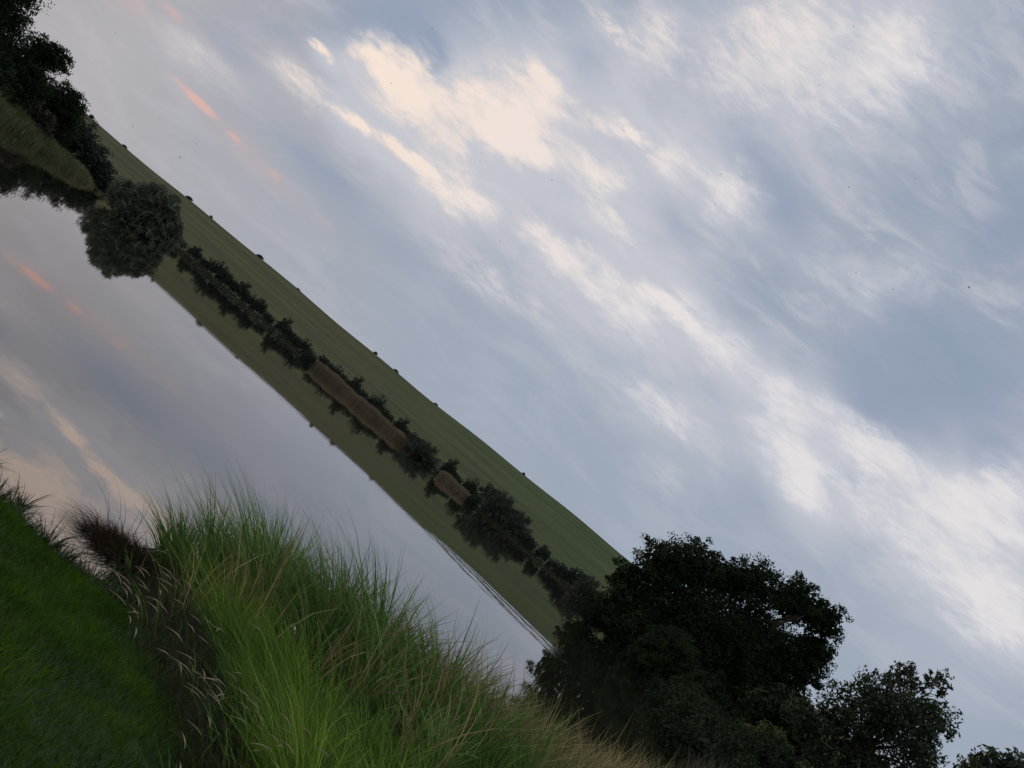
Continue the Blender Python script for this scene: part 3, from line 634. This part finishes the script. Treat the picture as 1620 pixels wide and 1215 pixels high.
tall.add(blades(rg, np.stack([x[kk], y[kk], zb[kk]], -1), h[kk] * rg.uniform(.9, 1.1, 900), rg.uniform(.012, .02, 900), rg.uniform(0, 6.28, 900), rg.uniform(.2, .7, 900), 6, rg.uniform(.6, 1, 900), rg.uniform(.1, .5, 900), np.interp(x[kk], [-1.6, .3, 1.4, 3], [.7, .5, .25, -.05])))
meta(tall.build('tall_grass', GRN), 'tall rich green grass clump at the water edge', 'grass', kind='stuff')
# soft bright grass along the crown of the near side
fine = Bag()
x, y = scatter(46000, -1, 3.2, 3.2, 8.4)
x, y, tdir, tk, tr_ = tussocks(rg, x, y, .36, .45)
u = x - left_edge(y)
u = u + .22 * (wob(x * 3.1, y * 3.4, 9) - .5)
cen = .88 + .12 * np.sin(y * 2.4)
f = np.exp(-((u - cen) / (.24 + .07 * (7 - y).clip(0, 3))) ** 2) * (y < 7.6) * np.clip((8.0 - y) / 1.2, 0, 1) + .10 * (u > .9) * (y < 7)
f *= .45 + .8 * wob(x * 2.6, y * 2.2, 2)
keep = (rg.uniform(size=len(x)) < f) & (u > .48)
x, y, u, tdir, tk, tr_ = [q[keep] for q in (x, y, u, tdir, tk, tr_)]; n = len(x)
h = (1.10 - .40 * tr_) * (.42 + .27 * tk + .06 * wob(x * 3, y * 3, 7)) * np.clip(.55 + u * .9, .5, 1.02)
tint = np.clip(.05 + .45 * wob(x * 1.7, y * 1.5, 3) + .35 * tk + rg.normal(0, .24, n), 0, 1)
fine.add(blades(rg, np.stack([x, y, ground_z(x, y)], -1), h * rg.uniform(.7, 1.15, n), rg.uniform(.005, .012, n), np.where(rg.uniform(size=n) < .6, tdir + rg.normal(0, .5, n), rg.vonmises(math.pi, .8, n)), rg.uniform(.1, .4, n) + .7 * tr_, 5, tint, rg.uniform(0, .25, n), np.interp(x, [-1.6, .3, 1.4, 3], [.62, .50, .25, -.05]) + rg.normal(0, .18, n)))
meta(fine.build('soft_grass', FINE), 'bright yellow green soft grass on the near side of the clump', 'grass', kind='stuff')
# tawny reeds standing along the water
reed = Bag()
x, y = scatter(54000, -1.2, 8, 6.6, 16)
x, y, tdir, tk, tr_ = tussocks(rg, x, y, .42, .5)
d = lake_dist(x, y)
dm = np.interp(x, [-1, 0, 1, 3, 5], [.5, .95, 1.8, 2.7, 3.4])
f = np.clip(1 - np.abs(d - dm * .3) / dm, 0, 1) * np.clip((x + .9) / 1.1, 0, 1) * (d > -.45)
keep = rg.uniform(size=len(x)) < f * .85
x, y, d, tdir, tk, tr_ = [q[keep] for q in (x, y, d, tdir, tk, tr_)]; n = len(x)
h = (.90 + .18 * wob(x * 2.4, y * 1.6, 5) + .20 * tk) * np.clip((x + 3.4) / 3.4, .75, 1) * np.interp(x, [1, 2.5, 6], [1, 1.08, 1.12])
tall_one = rg.uniform(size=n) < .06
tint = np.clip(.24 + .06 * np.clip(x, 0, 4) + .34 * wob(x * 1.5, y * 1.1, 6) + .26 * tk + rg.normal(0, .2, n), 0, 1)
reed.add(blades(rg, np.stack([x, y, np.maximum(ground_z(x, y), -.12)], -1), h * (1.06 - .3 * tr_) * rg.uniform(.62, 1.08, n) * np.where(tall_one, 1.06, 1), rg.uniform(.006, .014, n), np.where(rg.uniform(size=n) < .6, tdir + rg.normal(0, .5, n), rg.vonmises(.2, .7, n)), rg.uniform(.02, .2, n) + .6 * tr_, 5, tint, rg.uniform(0, .25, n), np.interp(x, [-1, .5, 2, 4], [.42, .16, -.08, -.22]) + rg.normal(0, .12, n)))
meta(reed.build('tawny_reeds', TAN), 'brown and tawny reeds standing behind the green clump along the water', 'reeds', kind='stuff')
# old matted grass at the clump's foot, the shadow there put into dark blades
old = Bag()
x, y = scatter(52000, -2, 1.9, 3.2, 9)
u = x - left_edge(y); keep = (u > -.16) & (u < .80) & (rg.uniform(size=len(x)) < np.clip((u + .16) * 4, 0, 1)); x, y, u = x[keep], y[keep], u[keep]; n = len(x)
old.add(blades(rg, np.stack([x, y, ground_z(x, y)], -1), rg.uniform(.16, .46, n) * np.clip(.5 + u * 1.2, .4, 1.05), rg.uniform(.002, .005, n), rg.vonmises(math.pi * 1.05, .8, n), rg.uniform(.3, 1.0, n), 4, np.clip(rg.normal(.35, .25, n), 0, 1), .1))
meta(old.build('matted_grass', EDGE), 'matted grass with painted shade at the foot of the tall clump', 'grass', kind='stuff')
# lawn
lawn = Bag()
x, y = scatter(120000, -3.2, .9, 2.9, 8.0)
d = lake_dist(x, y); u = x - left_edge(y)
keep = (u < .15) & (d > -.16 * wob(x * 5, y * 3, 1)); x, y, d = x[keep], y[keep], d[keep]; n = len(x)
w2 = wob(x * 2.2, y * 2.6, 8)
near_shore = np.exp(-((d - .05) / .3) ** 2)
h = .045 + .045 * w2 + .17 * near_shore * wob(x * 4, y * 4, 2)
bri = np.clip((6.0 - y) / 2.6, 0, 1)
tint = np.clip(.0 + .45 * w2 * wob(x * 5, y * 5, 3) + .50 * bri * wob(x * 1.3, y * 1.6, 5) + .08 + rg.normal(0, .14, n) - .2 * near_shore, 0, 1)
lawn.add(blades(rg, np.stack([x, y, ground_z(x, y) - .005], -1), h * rg.uniform(.6, 1.4, n), rg.uniform(.003, .006, n), rg.uniform(0, 6.28, n), rg.uniform(.2, 1.0, n), 2, tint))
n = 14000; x, y = scatter(n, -5, -.9, 6.3, 8.3); d = lake_dist(x, y)
x, y, tdir, tk, tr_ = tussocks(rg, x, y, .22, .6); keep = (d > -.75 * tk ** 2 - .05) & (d < .55) & (rg.uniform(size=n) < .35 + .65 * (tk > .3)); x, y, tdir, tk, tr_ = [q[keep] for q in (x, y, tdir, tk, tr_)]; n = len(x)
weed = Bag(); weed.add(blades(rg, np.stack([x, y, np.maximum(ground_z(x, y), -.06)], -1), rg.uniform(.08, .26, n) * (.5 + 1.0 * tk), rg.uniform(.005, .013, n), tdir + rg.normal(0, .6, n), rg.uniform(.2, .9, n), 4, np.clip(rg.normal(.3, .22, n), 0, 1), rg.uniform(0, .5, n)))
WEED = leaf_mat('shore_weed', [(0, (.014, .026, .008)), (.6, (.032, .055, .014)), (1, (.085, .090, .034))], .3)
meta(weed.build('shore_weeds', WEED), 'ragged dark weeds along the lawn edge and standing in the shallows', 'weeds', kind='stuff')
x, y = scatter(26000, -7, 4, -.5, 8.5)
d = lake_dist(x, y); u = x - left_edge(y); keep = (d > 0) & ((x < -3.2) | (y < 2.9)) ; x, y = x[keep], y[keep]; n = len(x)
lawn.add(blades(rg, np.stack([x, y, ground_z(x, y)], -1), rg.uniform(.05, .1, n), .008, rg.uniform(0, 6.28, n), rg.uniform(.2, 1.0, n), 2))
meta(lawn.build('lawn_grass', LAWN), 'short dark green lawn sloping down to the lake', 'grass', kind='stuff')

# dead sedge tussock in the shallows, bent over to the left
DEAD = leaf_mat('dead_sedge', [(0, (.014, .009, .004)), (.7, (.034, .024, .014)), (1, (.12, .085, .055))], .15, 1.0, 0.0)
root = empty('dead_sedge_tussock', (-1.52, 8.72, 0)); meta(root, 'dead dark brown sedge tussock bent over in the shallows left of the green clump', 'tussock')
b = Bag(); n = 2000
a = rg.uniform(0, 6.28, n); r_ = np.sqrt(rg.uniform(0, 1, n))
b.add(blades(rg, np.stack([r_ * np.cos(a) * .36 + .1, r_ * np.sin(a) * .48, np.full(n, -.05)], -1), rg.uniform(.14, .32, n), rg.uniform(.003, .008, n), rg.vonmises(math.pi * .95, 1.2, n), rg.uniform(.8, 1.7, n), 5, np.clip(rg.normal(.4, .25, n), 0, 1), .25))
b.build('dead_leaves', DEAD, root)
b = Bag(); n = 26
b.add(blades(rg, np.stack([rg.uniform(-.2, .4, n), rg.uniform(-.25, .25, n), np.full(n, -.05)], -1), rg.uniform(.45, .72, n), .004, rg.vonmises(math.pi * .85, 2, n), rg.uniform(.5, 1.2, n), 6, np.full(n, .75), .1))
b.build('long_stalks', DEAD, root)
# small rush tufts coming up through the water along the lawn
TUFTS = [((-2.20, 7.75), 'outermost rush tuft in the water at the left edge of the view'), ((-2.08, 7.95), 'rush tuft in the water just behind the outermost one'), ((-1.92, 7.55), 'thin rush tuft in the water, third from the left edge'),
         ((-1.80, 7.85), 'low rush tuft in the water midway to the dead tussock'), ((-1.62, 7.5), 'rush tuft at the lawn edge in front of the dead tussock'), ((-1.45, 7.75), 'rush tuft in the muddy shallows close to the dead tussock'), ((-1.22, 7.95), 'rush tuft between the dead tussock and the green clump')]
for i, ((tx, ty), lab) in enumerate(TUFTS):
    n = int(rg.integers(22, 46)); b = Bag()
    b.add(blades(rg, np.stack([rg.normal(0, .09, n), rg.normal(0, .06, n), np.full(n, -.04)], -1), rg.uniform(.08, .24, n), rg.uniform(.002, .0045, n), rg.vonmises(math.pi, .7, n), rg.uniform(.2, 1.3, n), 4, rg.uniform(0, .8, n), .2))
    o = b.build('rush_tuft', DEAD); o.location = (tx, ty, 0); meta(o, lab, 'rush tuft', 'rush tufts in the shallows')

# seed heads arching out of the near side: stem and head, each stalk its own thing
HEADS = []
for cx_, cy_, sx, sy, k in [(235, 905, 30, 30, 11), (215, 960, 22, 22, 7), (290, 930, 35, 30, 9), (280, 1000, 25, 25, 6), (300, 1065, 22, 22, 6), (330, 1110, 30, 25, 8), (365, 1085, 22, 25, 6), (400, 1120, 25, 25, 5), (420, 1170, 30, 25, 5), (310, 1195, 15, 10, 2), (470, 1190, 40, 18, 4), (520, 1150, 40, 30, 3), (345, 960, 30, 30, 4)]:
    for _ in range(k): HEADS.append((rg.normal(cx_, sx), rg.normal(cy_, sy), 0 if cy_ < 1010 and cx_ < 340 else (2 if cx_ > 390 else 1)))
def ray_plane(px_, py_, z):
    c, s = math.cos(ROLL), math.sin(ROLL)
    X = ((px_ - 810) * c + (py_ - 607.5) * s) / 1690.; Y = ((px_ - 810) * s - (py_ - 607.5) * c) / 1690.
    d = np.array([X, math.cos(PITCH) - Y * math.sin(PITCH), math.sin(PITCH) + Y * math.cos(PITCH)])
    t = (z - EYE) / d[2]; return t * d[0], t * d[1]
def stalk_mesh(rg, H_, lean):
    """gently arching stalk leaning to -x, nodding spike at the end"""
    t = np.linspace(0, 1, 12)
    P = np.stack([-lean * t ** 2.2, .03 * np.sin(t * 3), H_ * (t - .12 * t ** 4)], -1)
    e = P[-1]; dr = P[-1] - P[-2]; dr /= np.linalg.norm(dr)
    L = rg.uniform(.05, .085); tt = np.linspace(0, 1, 9)
    Q_ = e + np.stack([dr[0] * L * tt - .45 * L * tt ** 2, 0 * tt, dr[2] * L * tt - .55 * L * tt ** 2], -1)
    rad = .0026 * np.sin(np.clip(tt * 1.02 + .04, 0, 1) * math.pi) ** .6 * (1 + .25 * np.sin(tt * 40)) + .0006
    return tube_path(P, np.linspace(.0011, .0006, 12), 4), tube_path(Q_, rad, 5)
sprot = []
for v in range(6):
    s_, h_ = stalk_mesh(rg, .8, [.18, .3, .42, .25, .5, .35][v]); sprot.append((s_, h_))
first = {}
ZONE = ['straw coloured nodding grass stalk beside the shallows at the far end of the dark flank', 'straw coloured nodding grass stalk over the dark matted grass near the bottom edge', 'straw coloured nodding grass stalk rising out of the bright soft grass']
ZGRP = ['seed heads beside the shallows', 'seed heads over the dark matted grass', 'seed heads in the bright soft grass']
for i, (px_, py_, zn) in enumerate(HEADS):
    zt = rg.uniform(.80, 1.02); hx, hy = ray_plane(px_, py_, zt)
    v = int(rg.integers(0, 6)); ln = [.18, .3, .42, .25, .5, .35][v] + .04
    ang = rg.normal(0, .8)
    if v in first: root = copy_thing(first[v])
    else:
        root = empty('grass_stalk', (0, 0, 0)); bb_ = Bag(); bb_.add(sprot[v][0]); bb_.build('stem', EDGE, root)
        bb_ = Bag(); bb_.add(sprot[v][1]); bb_.build('seed_head', STRAW, root); first[v] = root
    bx, by = hx + ln * math.cos(ang), hy + ln * math.sin(ang)
    gz = G(bx, by); sc = (zt - gz) / .72
    root.location = (bx, by, gz); root.rotation_euler = (0, 0, ang); root.scale = (1, 1, sc)
    meta(root, ZONE[zn], 'grass stalk', ZGRP[zn])
# one long stalk reaching out over the water
root = empty('reed_stem', (1.15, 9.8, .2)); meta(root, 'single long thin reed stem reaching above the others over the water', 'reed')
b = Bag(); t = np.linspace(0, 1, 12); b.add(tube_path(np.stack([.14 * t + .16 * t ** 3, .2 * t, 1.12 * t], -1), np.linspace(.004, .0012, 12), 5)); b.build('stem', TAN, root)
b = Bag(); b.add(blades(rg, np.array([(.06, .08, .4), (.1, .12, .6)]), np.array([.3, .25]), .006, np.array([.3, 2.8]), .6, 5, np.array([.6, .7]))); b.build('leaf', TAN, root)

# ------------------------------------------------------------------ insects over the water
mt, t_, out = new_mat('insect_body')
pb = t_.new('ShaderNodeBsdfPrincipled'); pb.inputs['Base Color'].default_value = (.012, .011, .010, 1); pb.inputs['Roughness'].default_value = .5; t_.l.new(pb.outputs[0], out.inputs[0]); MT_INS = mt
mt, t_, out = new_mat('insect_wing')
pb = t_.new('ShaderNodeBsdfPrincipled'); pb.inputs['Base Color'].default_value = (.05, .05, .055, 1); pb.inputs['Roughness'].default_value = .3
tr = t_.new('ShaderNodeBsdfTransparent'); mx = t_.new('ShaderNodeMixShader'); mx.inputs[0].default_value = .45; t_.l.new(tr.outputs[0], mx.inputs[1]); t_.l.new(pb.outputs[0], mx.inputs[2]); t_.l.new(mx.outputs[0], out.inputs[0]); MT_WNG = mt
INS = [(0.094, 4.095, 4.586), (0.171, 4.861, 4.705), (0.735, 4.425, 4.44), (0.614, 5.01, 4.487), (0.918, 5.064, 4.206), (0.802, 3.664, 3.68), (0.972, 3.533, 3.81), (0.111, 5.594, 4.342), (0.141, 4.148, 3.666), (-0.344, 4.086, 3.909), (-1.088, 5.989, 4.498), (-0.699, 4.676, 3.918), (-1.575, 5.591, 3.897), (-1.291, 4.691, 3.303), (-1.367, 5.098, 3.114), (-1.209, 3.877, 2.855), (-0.505, 5.087, 3.561), (-0.946, 5.67, 3.577), (-0.783, 4.808, 3.329), (-0.522, 5.353, 3.217), (-0.461, 5.179, 3.036), (-1.513, 3.66, 2.422), (-2.302, 5.396, 2.433), (-2.017, 4.978, 2.337), (-1.664, 4.253, 2.347), (-1.339, 3.578, 2.364), (-2.103, 5.664, 2.601), (-2.334, 4.682, 2.659), (1.526, 5.297, 3.475), (1.63, 5.697, 3.834)]
ip = None
INS_ORDER = ['sixth from the right', 'ninth from the right', 'second from the right', 'seventh from the right', 'fifth from the right', 'third from the right', 'rightmost of all', 'tenth from the right', 'eleventh from the right', 'twelfth from the right', 'fourteenth from the right', 'thirteenth from the right', 'eleventh from the left', 'tenth from the left', 'ninth from the left', 'eighth from the left', 'fifteenth from the right', 'thirteenth from the left', 'twelfth from the left', 'fifteenth from the left', 'fourteenth from the left', 'fifth from the left', 'second from the left', 'third from the left', 'fourth from the left', 'sixth from the left', 'seventh from the left', 'leftmost of all', 'eighth from the right', 'fourth from the right']
for i, p in enumerate(INS):
    if ip is None:
        ip = empty('flying_insect', (0, 0, 0))
        tt = np.linspace(0, 1, 9)
        b = Bag(); b.add(tube_path(np.stack([(tt - .5) * .0085, 0 * tt, .0006 * np.sin(tt * 3)], -1), .0013 * np.sin(np.clip(tt, .03, .97) * math.pi) ** .7 * (1 - .25 * np.exp(-((tt - .62) / .06) ** 2)), 7)); b.build('body', MT_INS, ip)
        for s in (-1, 1):
            an = np.linspace(0, 2 * math.pi, 12, endpoint=False)
            Vw = np.stack([.0022 * np.cos(an) - .0008, s * (.0035 + .0033 * np.sin(an)), .0008 + .0022 * (1 + np.sin(an)) * .5], -1)
            Vw = np.concatenate([Vw, [Vw.mean(0)]])
            mesh_obj('wing', Vw, tris=[(12, k, (k + 1) % 12) for k in range(12)], mat=MT_WNG, parent=ip)
        root = ip
    else: root = copy_thing(ip)
    root.location = p; root.rotation_euler = (rg.uniform(-.5, .5), rg.uniform(-.6, .6), rg.uniform(0, 6.28)); s = rg.uniform(.6, 1.15); root.scale = (s, s, s)
    meta(root, 'tiny dark insect in the sky, ' + INS_ORDER[i], 'insect', 'insects flying over the lake')
